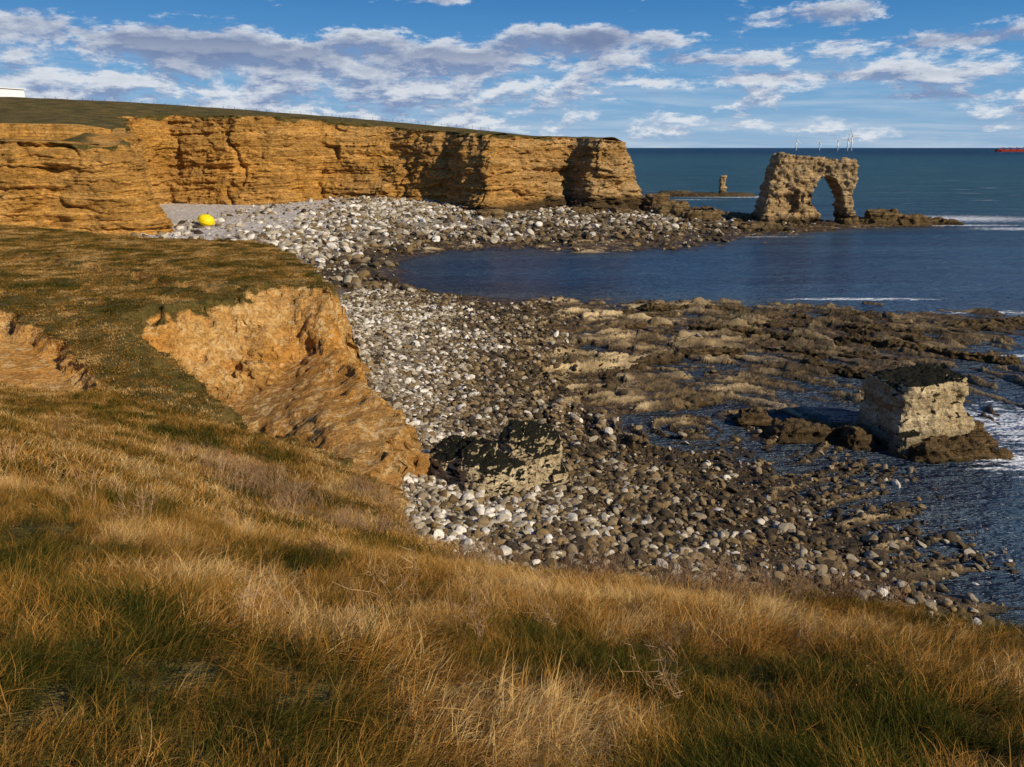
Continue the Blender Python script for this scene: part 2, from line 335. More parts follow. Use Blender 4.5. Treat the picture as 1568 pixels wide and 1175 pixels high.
T=T-.5*(1-sstep(-.6,.8,side))*stepm
d=sdf(X,Y,EDGE)+1.3*fbm(X/4,Y/4,0,4,11)+.7*fbm(X/1.1,Y/1.1,0,3,12)
ds=np.where(inside(X,Y,LOW),pdist(X,Y,RIM),-pdist(X,Y,RIM))+1.7*fbm(X/3.2,Y/3.2,0,4,15)+.65*fbm(X/.9,Y/.9,0,4,16,.6)
bx=((X+24.8)*8.5+(Y-52.5)*9.3)/12.6+1.3*fbm(X/2,Y/2,0,4,17)
ws=np.where(bx>0,4.4,8.5)
fs=np.clip(ds/ws,0,1)**.75
fl=floor_t(X,Y)+.8*fbm(X/2.4,Y/2.4,0,4,23)
T=T-np.clip(T-fl,0,99)*fs
ed=-sdf(X,Y,EARTH)+2.0*fbm(X/3,Y/3,0,5,18)
T=T-1.1*sstep(-.2,1.2,ed)
wid=np.where(Y>34,1.6,2.0)+.8*fbm(X/6,Y/6,0,2,14)
f=np.clip(d/wid,0,1.25)
Z=T-(T-.8)*np.clip(f,0,1)**.8-np.clip(f-1,0,1)*6
grass=np.ones(X.shape)
grass*=1-sstep(-.15,.35,d)
rag=.35*fbm(X/.6,Y/.6,0,3,29)
grass*=1-sstep(.0,.6,ds+rag)*sstep(-.6,.6,bx)
grass*=1-.9*sstep(-.2,.4,ed+rag)
grass*=1-.50*((np.abs(side+rag)<.6)&(sdS<5)).astype(float)
N=grid_normals(X,Y,Z);steep=sstep(.06,.4,1-N[...,2])*(1-grass)
rough=sstep(6.6,4.6,Z+1.2*fbm(X/3,Y/3,0,2,28))*(X>-24)
cv_,ce_=cells(X/1.3,Y/1.3,Z/.75,330)
cv2,ce2=cells(X/.55,Y/.55,Z/.4,340)
dd=steep*((.50+.45*rough)*fbm(X/2.2,Y/2.2,Z/1.4,4,19)+(.32+.2*rough)*fbm(X/.5,Y/.5,Z/.4,3,20)+rough*(.40*cv_-.25*(ce_<.09))+(.10+.10*rough)*cv2)
run=np.abs(fbm((X*.55-Y*.85)/1.5,0*X,Z/14,3,24));dd+=steep*(1-rough)*(-.5*(1-np.clip(run/.25,0,1)))
V=np.stack([X+N[...,0]*dd,Y+N[...,1]*dd,Z+N[...,2]*dd*.6],-1).reshape(-1,3)
F=grid_faces(*X.shape,keep=(f<1.2))
V,F,at=compact(V,F,{'grass':grass.ravel()})
m_land=rock_mat('earth_cliff_and_turf',(.76,.35,.068),(.80,.46,.15),(.15,.07,.022),bed=1.8,zf=1.3,zalg=.4,crack=0,bs=.55,bedc=.4,low_rock=(.40,.21,.06),stony=.5,lo=.55)
link('grassy_cliff_top',mesh_np('grassy_cliff_top',V,F,at),m_land)
LX,LY,LZ,LG=xs,ys,Z,grass
def land_sample(x,y,A):
    fx=np.clip((x-LX[0])/GS,0,len(LX)-1.01);fy=np.clip((y-LY[0])/GS,0,len(LY)-1.01)
    i=fx.astype(int);j=fy.astype(int);u=fx-i;v=fy-j
    return A[j,i]*(1-u)*(1-v)+A[j,i+1]*u*(1-v)+A[j+1,i]*(1-u)*v+A[j+1,i+1]*u*v

# ------------------------------------------------------------------ FAR CLIFF
BT=[((-190,135),(-195,145,23),2),((-150,150),(-152,158,22),2),((-105,160),(-107,167,21.5),2),((-90,165),(-92,171,21),2),((-77,168),(-85,176,20),2),((-75,173),(-84,182,20.3),2),((-88,200),(-93,204,23.8),2.5),((-101,230),(-105,233,27),2.8),((-112,252),(-117,259,29.3),3),
((-110,264),(-113,274,30.1),3),((-86,259),(-88,270,29.9),2.5),((-73,262),(-74,273,29.6),2.8),((-62,272),(-63,286,29.0),4),((-42,270),(-42,284,26.7),5),((-30,262),(-29,275,25.6),4),((-19,250),(-17,262,24.4),3),((-8,231),(-7.0,250,23.8),2),
((0,240),(.5,254,23.5),2),((10,248),(10.4,258,23.3),2.5),((18,254),(19,262,22.9),3),((25,241),(26,249,22.5),2),((39,246),(33,254,21.8),1.5),((42,270),(35,274,21.6),1),((38,300),(31,297,21.6),.5),((12,325),(8,318,23),0),((-28,380),(-34,376,28),0),((-60,600),(-66,600,28),0)]
base=np.array([(b[0],b[1],zb_) for b,tp,zb_ in BT],float);top=np.array([tp for b,tp,_ in BT],float)
cl=np.r_[0,np.cumsum(np.linalg.norm(np.diff((base+top)[:,:2]/2,axis=0),axis=1))]
s=np.arange(0,cl[-1]-180,.36)
def rs(a): return np.stack([np.interp(s,cl,a[:,k]) for k in range(a.shape[1])],-1)
def smo(a,k):
    ker=np.hanning(k+2)[1:-1];ker/=ker.sum();p=np.pad(a,((k//2,k//2),(0,0)),'edge')
    return np.stack([np.convolve(p[:,i],ker,'valid') for i in range(a.shape[1])],-1)
Bs=smo(rs(base),25);Ts=smo(rs(top),25)
mid=smo((Bs+Ts)[:,:2]/2,45);tg=np.gradient(mid,axis=0);tg/=np.linalg.norm(tg,axis=1,keepdims=True)
nn=np.stack([tg[:,1],-tg[:,0]],-1)
nt=140;tt=np.linspace(0,1,nt)
inl=np.array([1,2.5,5,9,14.]);
Sg,Tg=np.meshgrid(s,tt)
prof=tt[:,None]**1.25
XY=Bs[None,:,:2]*(1-prof[...,None])+Ts[None,:,:2]*prof[...,None]
zlo=Bs[:,2]-1.5
Zc=zlo[None]*(1-tt[:,None])+Ts[None,:,2]*tt[:,None]
x,y=XY[...,0],XY[...,1]
zd=Zc+2.6*fbm(x/60,y/60,0,2,70)-.03*x
L=zd/1.5+.22*fbm(x/6,y/6,Zc/3,3,69);Lf=np.floor(L)
L2=zd/.48+.2*fbm(x/3,y/3,Zc,3,68);L2f=np.floor(L2)
hv=sstep(-.35,.35,fbm(x/10,y/10,Zc/5,3,64))
ledge=(vn(Lf*.77,x/25,y/25,71)*.75+.40*vn(L2f*1.31,x/12,y/12,77))*(.45+.75*hv)
wx=.45*fbm(x/3,y/3,Zc/3,3,350)
cA,eA=cells(Sg/5.0+wx,L*.8,0*Sg,351)
cB,eB=cells(Sg/2.0+wx,L2*.7,0*Sg+4,361)
rid=np.abs(fbm(Sg/18+.5*fbm(Sg/9,Zc/6,0,2,67),0*Sg+3,Zc/60,3,74))
rgh=.75+.4*sstep(-60,0,x)
disp=2.6*fbm(x/22,y/22,Zc/25,3,75)-1.9*np.clip(1-rid/.2,0,1)+ledge+rgh*(.55*cA+.32*cB-.3*(eA<.05)-.12*(eB<.06))+1.7*rgh*fbm(x/4,y/4,Zc/2.2,5,76,.58)
cave=np.zeros_like(Zc)
for (cx,cy,zc,rx,rz,dp) in [(19,256,7,4,3,2.5),(14,253,13,8,1.0,2.5),(34,248,9,6,1.0,1.5),(-9,236,8,3,6,2),(28,243,4,2,2,2.0),(-60,277,12,10,1.0,1.5),(-100,262,14,14,1.0,1.5),(-45,276,17,12,.9,1.6),(-100,162,12,12,.9,1.3),(3,243,5,1.5,3,2),(-22,255,8,3,7,1.6),(10,250,4,2,2,2),(-34,268,10,2,6,1.8),(-95,165,5,6,1.2,1.5),(-120,160,16,9,1,1.5)]:
    g=((x-cx)/rx)**2+((y-cy)/14)**2+((Zc-zc)/rz)**2
    cave+=dp*np.exp(-g)
disp=disp*(.35+.65*sstep(0,.06,tt[:,None]))-cave
disp+=sstep(.02,.30,1-tt[:,None])*.6+1.8*sstep(.3,0,tt[:,None])
disp-=1.2*sstep(.86,1.0,tt[:,None])*(.6+.6*fbm(Sg/7,0*Sg,0,3,62))      # rounded weathered brow
x2=x+nn[None,:,0]*disp;y2=y+nn[None,:,1]*disp
z2=Zc+.22*fbm(x/1.2,y/1.2,Zc/1.2,2,78)*(tt[:,None]<.97)
rows=[np.stack([x2,y2,z2],-1)]
gr=[sstep(.94,1.0,tt[:,None]+.07*fbm(Sg/5,Sg*0,0,4,80))*np.ones_like(Zc)*.75*(1-.9*sstep(8,20,x))]
tier=((Ts[:,1]>168)&(Ts[:,1]<212)&(Ts[:,0]>-105))
for q in inl:
    k=disp[-1]*np.exp(-q/4)
    xx=Ts[:,0]-nn[:,0]*(q-k);yy=Ts[:,1]-nn[:,1]*(q-k)
    zz_=Ts[:,2]+.05*q+.25*fbm(xx/4,yy/4,0,3,81)-(2.0 if q==inl[-1] else 0)
    rows.append(np.stack([xx,yy,zz_],-1)[None]);gr.append(np.where(tier,.22+.5*(q>6),np.where(Ts[:,0]>25,.62,1.0))[None])
VV=np.concatenate(rows,0);GG=np.concatenate(gr,0)
V1=VV.reshape(-1,3);F1=grid_faces(*VV.shape[:2])
PC=[tuple(p) for p in top]+[(-115,350,35.5),(-191,318,38.4),(-159,310,36.8),(-95,348,34),(-46.7,355,30),(8,300,24.4),(-15,318,26.8),(22,285,22.4),(-115,600,30),(-300,600,34),(-260,300,39),(-200,230,31),(-150,215,28),(-125,235,28.8),(-135,280,33)]
PC=[p for p in PC if not (p[1]<190)]+[(-100,200,25.4),(-120,195,25.8),(-150,190,26.6),(-200,185,27)]
plat_t=TPS(PC)
poly=[tuple(p[:2]) for p in top]+[(-320,600),(-320,140)]
SC=[(-300,172),(-200,176),(-150,182),(-128,185),(-112,189),(-100,194),(-93,199),(-88,205)]
def plateau(x0,x1,y0,y1,st,inset,hole=None):
    X,Y=np.meshgrid(np.arange(x0,x1,st),np.arange(y0,y1,st))
    Z=plat_t(X,Y)+.35*fbm(X/9,Y/9,0,4,90)-.25
    sc=Y-np.interp(X,[p[0] for p in SC],[p[1] for p in SC])+4.5*fbm(X/11,Y/11,0,4,91)+1.2*fbm(X/2,Y/2,0,2,92)
    low=20.6+.7*fbm(X/3,Y/3,0,4,93)
    f=sstep(-1.4,1.2,sc)
    reg=(X<-84)&(Y<240)
    Zn=np.where(reg,low*(1-f)+Z*f,Z)
    g=np.where(reg&(np.abs(sc)<2.2),0.0,1.0)
    g=np.where(reg&(sc<=-2.2),.5,g)
    dd=sdf(X,Y,poly)
    keep=dd<-inset
    if hole: keep&=~((X>hole[0])&(X<hole[1])&(Y>hole[2])&(Y<hole[3]))
    F=grid_faces(*X.shape,keep=keep,mode='all')
    return compact(np.stack([X,Y,Zn],-1).reshape(-1,3),F,{'grass':g.ravel()})
p1=plateau(-200,-80,140,300,.6,3);p2=plateau(-320,60,140,600,3.0,8,hole=(-196,-84,144,296))
Vs=[V1,p1[0],p2[0]];off=np.cumsum([0]+[len(v) for v in Vs]);Fs=[F1,p1[1]+off[1],p2[1]+off[2]]
at={'grass':np.r_[GG.ravel(),p1[2]['grass'],p2[2]['grass']]}
m_cliff=rock_mat('limestone_cliff',(.78,.38,.070),(.66,.36,.10),(.11,.058,.020),bed=.6,zf=.95,zalg=3.0,crack=.45,east=(.60,.39,.17),bs=1.1,bedc=.9,lo=.48)
link('sea_cliff',mesh_np('sea_cliff',np.concatenate(Vs),np.concatenate(Fs),at),m_cliff)
def plat_z(x,y): return float(plat_t(np.array([x]),np.array([y]))[0])

# ------------------------------------------------------------------ carved rocks
def tovert(ob):
    dg=bpy.context.evaluated_depsgraph_get();return bpy.data.meshes.new_from_object(ob.evaluated_get(dg))
def carve(name,builder,voxel,mat,amp=(.8,.25),sc=(3,.7),bed=.8,bamp=.25,seed=0,facet=0,fsz=2.0):
    bm=bmesh.new();builder(bm);bmesh.ops.recalc_face_normals(bm,faces=bm.faces)
    me=bpy.data.meshes.new(name);bm.to_mesh(me);bm.free()
    ob=bpy.data.objects.new(name,me);scene.collection.objects.link(ob)
    md=ob.modifiers.new('r','REMESH');md.mode='VOXEL';md.voxel_size=voxel
    bpy.context.view_layer.update();me2=tovert(ob);ob.modifiers.clear();ob.data=me2
    n=len(me2.vertices);v=np.empty(n*3,np.float32);me2.vertices.foreach_get('co',v);v=v.reshape(-1,3).astype(float)
    nr=np.empty(n*3,np.float32);me2.vertex_normals.foreach_get('vector',nr);nr=nr.reshape(-1,3)
    x,y,z=v.T
    L=(z+.25*fbm(x/6,y/6,0,2,seed+3))/bed
    led=vn(np.floor(L)*1.3,0*x+seed,0*x,seed+5)*bamp
    hn=np.hypot(nr[:,0],nr[:,1])
    w_=.4*fbm(x/fsz,y/fsz,z/fsz,2,seed+4)
    cA,eA=cells(x/fsz+w_,y/fsz,z/(fsz*.6)+w_,seed+8);cB,eB=cells(x/(fsz*.4),y/(fsz*.4)+w_,z/(fsz*.25),seed+18)
    dd=amp[0]*fbm(x/sc[0],y/sc[0],z/sc[0],3,seed)+amp[1]*fbm(x/sc[1],y/sc[1],z/sc[1],3,seed+9)+led*hn+facet*(cA-.5*(eA<.07)+.4*cB-.2*(eB<.07))
    v+=nr*dd[:,None]
    me2.vertices.foreach_set('co',v.astype(np.float32).ravel());me2.update()
    me2.polygons.foreach_set('use_smooth',np.ones(len(me2.polygons),bool))
    me2.materials.clear();me2.materials.append(mat)
    return ob
def prism(bm,outline,y0,y1,shear=0):
    a=[bm.verts.new((p[0],y0,p[1])) for p in outline];b=[bm.verts.new((p[0]*1.0+shear,y1,p[1])) for p in outline]
    bm.faces.new(a);bm.faces.new(b[::-1]);n=len(a)
    for i in range(n): bm.faces.new((a[i],a[(i+1)%n],b[(i+1)%n],b[i]))
def hull(bm,pts):
    vs=[bm.verts.new(p) for p in pts];bmesh.ops.convex_hull(bm,input=vs)
def slab(bm,cx,cy,cz,lx,ly,lz,rot=0,taper=.8,jit=.12,seed=1,tilt=0):
    r=np.random.default_rng(seed);pts=[]
    for sz in (0,1):
        for k in range(9):
            a=2*math.pi*k/9;kx=math.copysign(abs(math.cos(a))**.55,math.cos(a));ky=math.copysign(abs(math.sin(a))**.55,math.sin(a))
            f=(taper if sz else 1)*(1+r.uniform(-jit,jit));px=kx*lx/2*f;py=ky*ly/2*f
            c,s_=math.cos(rot),math.sin(rot)
            z=cz+(lz*(1+r.uniform(-jit,jit)*.5) if sz else 0)+tilt*px*(1 if sz else 0)
            pts.append((cx+px*c-py*s_,cy+px*s_+py*c,z))
    hull(bm,pts)
m_stack=rock_mat('stack_limestone',(.58,.37,.16),(.66,.47,.25),(.08,.048,.020),bed=.9,zf=.9,zalg=2.6,crack=.7,bs=.8,bedc=.8)
m_wet=rock_mat('wet_reef_rock',(.20,.125,.05),(.32,.21,.09),(.03,.02,.010),bed=1.4,zf=1.6,zalg=.5,crack=.5,bs=.4)
m_block=rock_mat('block_limestone',(.60,.45,.24),(.70,.56,.34),(.11,.07,.035),bed=2.4,zf=2.0,zalg=.7,crack=.6,bs=.30,algae_top=True,bedc=.6)
k=.179
ol=[(1152,348),(1160,318),(1167,285),(1173,258),(1181,241),(1215,243),(1255,248),(1293,250),(1297,264),(1292,290),(1295,315),(1299,350),(1284,350),(1282,315),(1275,293),(1266,278),(1252,272),(1240,276),(1232,290),(1234,310),(1246,330),(1254,350)]
cx0=74.6
outl=[(cx0+(a-1200)*k,(341-b)*k+.3) for a,b in ol]
def arch(bm):
    prism(bm,outl,220,227.5)
    slab(bm,cx0-3.5,218.5,-1.5,12,8,4.5,0,.75,seed=4);slab(bm,cx0-5.0,219,3,5.5,4,8,0,.55,seed=6);slab(bm,cx0+2.5,219,1,3.5,3.5,8,0,.5,seed=7)
    slab(bm,cx0+17,222,-1.5,5,7,3.2,0,.8,seed=5)
carve('sea_arch',arch,.24,m_stack,(.7,.55),(4,1.2),1.3,.3,seed=100,facet=.40,fsz=2.6)
def reef(bm):
    slab(bm,99,220,-1.5,9,7,5.2,0,.8,seed=11);slab(bm,107,221,-1.5,12,9,4,.1,.8,seed=12);slab(bm,116,222,-1.5,14,7,2.6,-.1,.8,seed=13);slab(bm,92,221,-1.5,9,6,3,0,.8,seed=14)
    slab(bm,62,207,-1.2,14,10,2.4,.3,.8,seed=15);slab(bm,52,226,-1.2,16,12,4,.3,.7,seed=16);slab(bm,64,228,-1.2,14,10,3.2,-.2,.7,seed=17);slab(bm,45,236,-1.2,12,12,5,0,.6,seed=18)
    slab(bm,20,236,-1,10,7,4,.2,.6,seed=19);slab(bm,-6,221,-1,12,7,4.5,.2,.6,seed=20);slab(bm,32,238,-1,9,7,4.2,.2,.6,seed=25)
    slab(bm,43,246,-1,12,10,7.5,.3,.5,seed=28);slab(bm,48,250,-1,14,12,5.0,.3,.7,seed=29);slab(bm,56,246,-1,16,10,3.4,.1,.8,seed=30)
carve('tidal_reef',reef,.35,m_wet,(.9,.4),(4,1.2),.9,.3,seed=120,facet=.45,fsz=2.4)
def pillar(bm):
    slab(bm,90,353,-1,3.6,3.6,5,0,.9,seed=21);slab(bm,90,353,3.5,2.9,2.9,5,0,.8,seed=22)
    slab(bm,85,353,-1.5,42,9,2.8,0,.9,seed=23);slab(bm,70,356,-1.5,16,8,3.4,0,.8,seed=24)
carve('sea_stack_pillar',pillar,.35,m_stack,(.5,.2),(3,1),1,.25,seed=140,facet=.2)
def block(bm):
    hull(bm,[(26.2,50.9,-1),(32.0,53.2,-1),(32.2,58,-1),(25.2,56,-1),(26.1,51.5,4.2),(26.9,51.3,4.7),(29.6,52.5,4.3),(31.3,53.4,4.7),(31.6,57.0,4.9),(25.3,55.4,4.6)])
    slab(bm,26.8,51.2,-1,2.8,2.2,2.4,.3,.6,seed=26);slab(bm,31.6,54.2,-1,2.6,4,2.8,.3,.5,seed=27)
carve('tidal_rock_block',block,.09,m_block,(.30,.15),(2,.5),.6,.07,seed=160,facet=.12,fsz=1.3)
def ledges(bm):
    slab(bm,29.4,51.2,-1,7.5,4,1.9,.2,.75,seed=31);slab(bm,32.6,54,-1,3,5,2.0,0,.5,seed=32);slab(bm,21.5,54.5,-1,8,3.2,1.9,.15,.8,seed=33);slab(bm,18.2,57.5,-1,3,2.5,2.0,0,.7,seed=34);slab(bm,33.0,51,-1,2.2,2.2,1.4,0,.6,seed=35);slab(bm,24.3,53,-1,2.6,3,2.2,0,.7,seed=36)
    slab(bm,43,97,-.6,6,3,1.0,-.2,.8,seed=37);slab(bm,54,91,-.6,8,4,1.0,-.2,.8,seed=38);slab(bm,61,93,-.6,9,4,1.1,.1,.8,seed=39)
    for i,(cx,cy,l,ro) in enumerate([(36,90,11,-.55),(31,98,12,-.4),(22,101,12,-.1),(38,82,10,-.6),(27,93,13,-.45),(17,98,10,0),(31,84,9,-.6),(41,88,9,-.5),(35,76,9,-.75),(28,79,8,-.6),(42,79,10,-.6),(24,88,10,-.4),(44,84,8,-.5),(15,91,8,0),(30,72,7,-.8),(46,76,7,-.5),(8,66,5,1.1),(10,71,6,.9),(14,75,6,.5),(20,78,7,-.1)]):
        slab(bm,cx,cy,-.6,l,1.2+.8*(i%3)/2,.95+.12*(i%4),ro,.9,.16,seed=60+i)
    slab(bm,15,62,-.6,4,2,1.0,.6,.8,seed=47)
carve('rock_ledge',ledges,.13,m_wet,(.35,.2),(1.8,.5),.35,.10,seed=180,facet=.18,fsz=1.0)
def b1(bm):
    hull(bm,[(-4.7,42.4,.8),(-3.2,40.6,.8),(-2.0,42.5,.8),(-1.2,45.2,.8),(-5.0,44.4,.8),(-4.8,43.8,3.0),(-4.0,42.3,3.0),(-2.0,45.2,3.7),(-2.4,42.2,3.3),(-4.3,45.0,3.4)])
    hull(bm,[(-3.2,41.2,.6),(-1.4,39.0,.5),(.6,39.8,.5),(1.0,44.5,.6),(-3.0,41.4,3.5),(-1.5,40.6,2.9),(-.2,41.0,2.3),(.6,42.1,2.7),(-2.0,44.6,3.8),(.4,44.2,3.3)])
carve('fallen_boulder',b1,.055,m_block,(.38,.14),(1.6,.35),.5,.05,seed=200,facet=.09,fsz=.9)
def b2(bm):
    hull(bm,[(-.6,42.8,.8),(1.2,41.4,.6),(2.8,42.4,.6),(2.8,45.6,.8),(-.8,44.6,.8),(-.9,43.8,3.4),(-.2,42.9,3.9),(1.5,42.4,3.2),(2.9,43.4,3.1),(2.6,45.4,4.0),(.1,45.9,4.5)])
    hull(bm,[(2.0,41.9,.6),(3.7,42.6,.6),(3.6,44.4,.7),(2.3,42.3,2.2),(3.2,42.9,2.1),(2.8,44.4,2.4)])
carve('fallen_boulder',b2,.055,m_block,(.38,.14),(1.6,.35),.5,.05,seed=220,facet=.09,fsz=.9)

# ------------------------------------------------------------------ instancing
def scatter(name,P,rot,scl,tint,idx,variants):
    col=bpy.data.collections.new(name+'_variants')
    for o in variants: col.objects.link(o)
    me=bpy.data.meshes.new(name);me.vertices.add(len(P));me.vertices.foreach_set('co',np.asarray(P,np.float32).ravel())
    for nm,ty,v,key in (('rot','FLOAT_VECTOR',rot,'vector'),('scl','FLOAT_VECTOR',scl,'vector'),('tint','FLOAT',tint,'value'),('vidx','INT',idx,'value')):
        a=me.attributes.new(nm,ty,'POINT');a.data.foreach_set(key,np.asarray(v,np.int32 if ty=='INT' else np.float32).ravel())
    ob=link(name,me)
    ng=bpy.data.node_groups.new(name,'GeometryNodeTree')
    ng.interface.new_socket('Geometry',in_out='INPUT',socket_type='NodeSocketGeometry');ng.interface.new_socket('Geometry',in_out='OUTPUT',socket_type='NodeSocketGeometry')
    N=ng.nodes;Lk=ng.links
    gi=N.new('NodeGroupInput');go=N.new('NodeGroupOutput');ci=N.new('GeometryNodeCollectionInfo')
    ci.inputs['Collection'].default_value=col;ci.inputs['Separate Children'].default_value=True;ci.inputs['Reset Children'].default_value=True
    ip=N.new('GeometryNodeInstanceOnPoints');ip.inputs['Pick Instance'].default_value=True
    def na(n,ty):
        a=N.new('GeometryNodeInputNamedAttribute');a.data_type=ty;a.inputs['Name'].default_value=n;return a.outputs['Attribute']
    er=N.new('FunctionNodeEulerToRotation');Lk.new(na('rot','FLOAT_VECTOR'),er.inputs[0])
    Lk.new(gi.outputs[0],ip.inputs['Points']);Lk.new(ci.outputs[0],ip.inputs['Instance']);Lk.new(na('vidx','INT'),ip.inputs['Instance Index'])
    Lk.new(er.outputs[0],ip.inputs['Rotation']);Lk.new(na('scl','FLOAT_VECTOR'),ip.inputs['Scale']);Lk.new(ip.outputs[0],go.inputs[0])
    md=ob.modifiers.new('scatter','NODES');md.node_group=ng
    return ob
m_stone,t=newmat('beach_stone')
ti=t.attr('tint','INSTANCER');P=t.n('ShaderNodeTexCoord').outputs['Object'];n=t.noise(P,2.2,4,.7)
c=t.ramp(ti,[(0,(.016,.012,.007)),(.2,(.07,.045,.020)),(.4,(.24,.155,.06)),(.55,(.27,.215,.14)),(.75,(.50,.43,.31)),(1,(.86,.79,.67))])
c=t.mix(t.mr(n,.35,.65,.5,0),c,(.11,.08,.045))
t.out(t.pbr(c,.8,None,.2))
stones=[]
for i in range(8):
    bm=bmesh.new();bmesh.ops.create_icosphere(bm,subdivisions=2,radius=1)
    r=np.random.default_rng(i+50)
    for _ in range(9):
        nv=Vector(r.normal(size=3)).normalized();dd=r.uniform(.45,.8)
        for v in bm.verts:
            q=v.co.dot(nv)
            if q>dd: v.co-=nv*(q-dd)
    sc=(1,r.uniform(.55,.9),r.uniform(.35,.7))
    for v in bm.verts: v.co=Vector((v.co.x*sc[0],v.co.y*sc[1],v.co.z*sc[2]))
    me=bpy.data.meshes.new('stone');bm.to_mesh(me);bm.free();me.materials.append(m_stone)
    if i<2: me.polygons.foreach_set('use_smooth',np.ones(len(me.polygons),bool))
    stones.append(bpy.data.objects.new('stone_%d'%i,me))
def stones_pts(n,x0,x1,y0,y1,dfun,sz0,sz1,seed,pw=3.0,tb=0,lift=.15):
    r=np.random.default_rng(seed);x=r.uniform(x0,x1,n);y=r.uniform(y0,y1,n);z=beach_z(x,y)
    p=dfun(x,y,z);k=r.uniform(size=n)<p;x,y,z=x[k],y[k],z[k]
    s_=sz0+(sz1-sz0)*r.uniform(size=len(x))**pw
    wetn=z+1.6*fbm(x/8,y/8,0,4,301)
    west=sstep(10,-4,x)
    ti=np.clip(tb+.20+.30*sstep(.2,1.7,wetn)+.10*west*sstep(.3,1,z)+.28*fbm(x/2.5,y/2.5,0,3,302)+.27*r.normal(size=len(x)),0.02,1)
    rot=np.c_[r.normal(0,.35,len(x)),r.normal(0,.35,len(x)),r.uniform(0,6.28,len(x))]
    return np.c_[x,y,z+s_*lift],rot,np.c_[s_,s_,s_*r.uniform(.7,1.2,len(x))],ti,r.integers(0,8,len(x))
def noland(x,y): return (land_sample(x,y,LZ)<2.6)|(y>118)|(x>33)
def dn(x,y,z):
    p=sstep(.0,.5,z+.5*fbm(x/6,y/6,0,3,311))
    strat=sstep(2,8,x)*sstep(50,60,y)
    p=p*(1-.92*strat)
    right=sstep(8,14,x)*(1-sstep(46,53,y))*(z>-.5)*(.55)*(1-.75*sstep(14,22,x)*sstep(-.1,.25,fbm(x/4,y/4,0,3,316)))
    return np.maximum(p*(1-.45*sstep(8,14,x)),right)*(.4+.6*sstep(-.3,.2,fbm(x/3,y/3,0,3,312)))*noland(x,y)
A1=stones_pts(80000,-22,26,22,112,dn,.09,.52,401,4.2)
A0=stones_pts(34000,-12,24,24,60,dn,.07,.42,405,3.8,.03)
def df(x,y,z):
    p=sstep(.1,.7,z+.6*fbm(x/10,y/10,0,3,313))*(.25+.75*sstep(-.25,.2,fbm(x/12,y/9,0,3,314)))
    return p*(1-.85*sstep(0,1,(-x-42)/20))
A2=stones_pts(80000,-80,80,112,285,df,.18,1.4,402,4.6,.0)
A3=[np.concatenate(q) for q in zip(A1,A0,A2)]
scatter('beach_boulders',A3[0],A3[1],A3[2],A3[3],A3[4],stones)

# ------------------------------------------------------------------ grass
m_grass,t=newmat('grass_blades')
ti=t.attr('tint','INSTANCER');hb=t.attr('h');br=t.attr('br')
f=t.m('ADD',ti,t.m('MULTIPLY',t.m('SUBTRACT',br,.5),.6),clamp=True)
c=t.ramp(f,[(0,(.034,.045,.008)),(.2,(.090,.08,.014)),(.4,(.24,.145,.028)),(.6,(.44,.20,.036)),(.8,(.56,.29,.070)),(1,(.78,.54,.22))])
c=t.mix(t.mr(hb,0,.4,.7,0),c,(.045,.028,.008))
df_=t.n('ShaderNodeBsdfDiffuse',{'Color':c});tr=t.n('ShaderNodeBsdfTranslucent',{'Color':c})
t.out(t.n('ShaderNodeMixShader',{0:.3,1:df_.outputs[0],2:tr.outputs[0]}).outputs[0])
def tuft(name,nb,rad,l0,l1,wd,lean,spread,seg,seed,wind=(1,0)):
    r=np.random.default_rng(seed);V=[];F=[];H=[];B=[]
    for b in range(nb):
        a=r.uniform(0,6.283);q=rad*math.sqrt(r.uniform());x,y=q*math.cos(a),q*math.sin(a)
        ln=r.uniform(l0,l1)*r.uniform(.6,1);da=r.uniform(0,6.283);dx=wind[0]*lean+spread*math.cos(da);dy=wind[1]*lean+spread*math.sin(da)
        bend=r.uniform(.5,2.2);wa=r.uniform(0,3.14);wx,wy=math.cos(wa)*wd/2,math.sin(wa)*wd/2;br_=r.uniform()
        p=np.array([x,y,-.03]);th=.15+.5*r.uniform();n0=len(V)
        dl=math.hypot(dx,dy)+1e-6;ux,uy=dx/dl,dy/dl
        for k_ in range(seg+1):
            tt_=k_/seg;ww=(1-tt_)**.7
            V.append((p[0]-wx*ww,p[1]-wy*ww,p[2]));V.append((p[0]+wx*ww,p[1]+wy*ww,p[2]));H+= [tt_,tt_];B+=[br_,br_]
            st_=ln/seg;p=p+st_*np.array([ux*math.sin(th),uy*math.sin(th),math.cos(th)]);th=min(th+bend*dl*1.6/seg,1.9);ca=r.normal(0,.25);ux,uy=ux*math.cos(ca)-uy*math.sin(ca),ux*math.sin(ca)+uy*math.cos(ca)
        for k_ in range(seg): F.append((n0+2*k_,n0+2*k_+1,n0+2*k_+3,n0+2*k_+2))
    me=mesh_np(name,V,F,{'h':H,'br':B});me.materials.append(m_grass);return bpy.data.objects.new(name,me)
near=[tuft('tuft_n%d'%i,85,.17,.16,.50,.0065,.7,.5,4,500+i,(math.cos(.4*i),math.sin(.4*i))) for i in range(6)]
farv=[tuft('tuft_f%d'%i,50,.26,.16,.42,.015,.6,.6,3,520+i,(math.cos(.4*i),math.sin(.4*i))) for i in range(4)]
short=[tuft('tuft_s%d'%i,40,.40,.08,.22,.035,.4,.6,2,540+i) for i in range(4)]
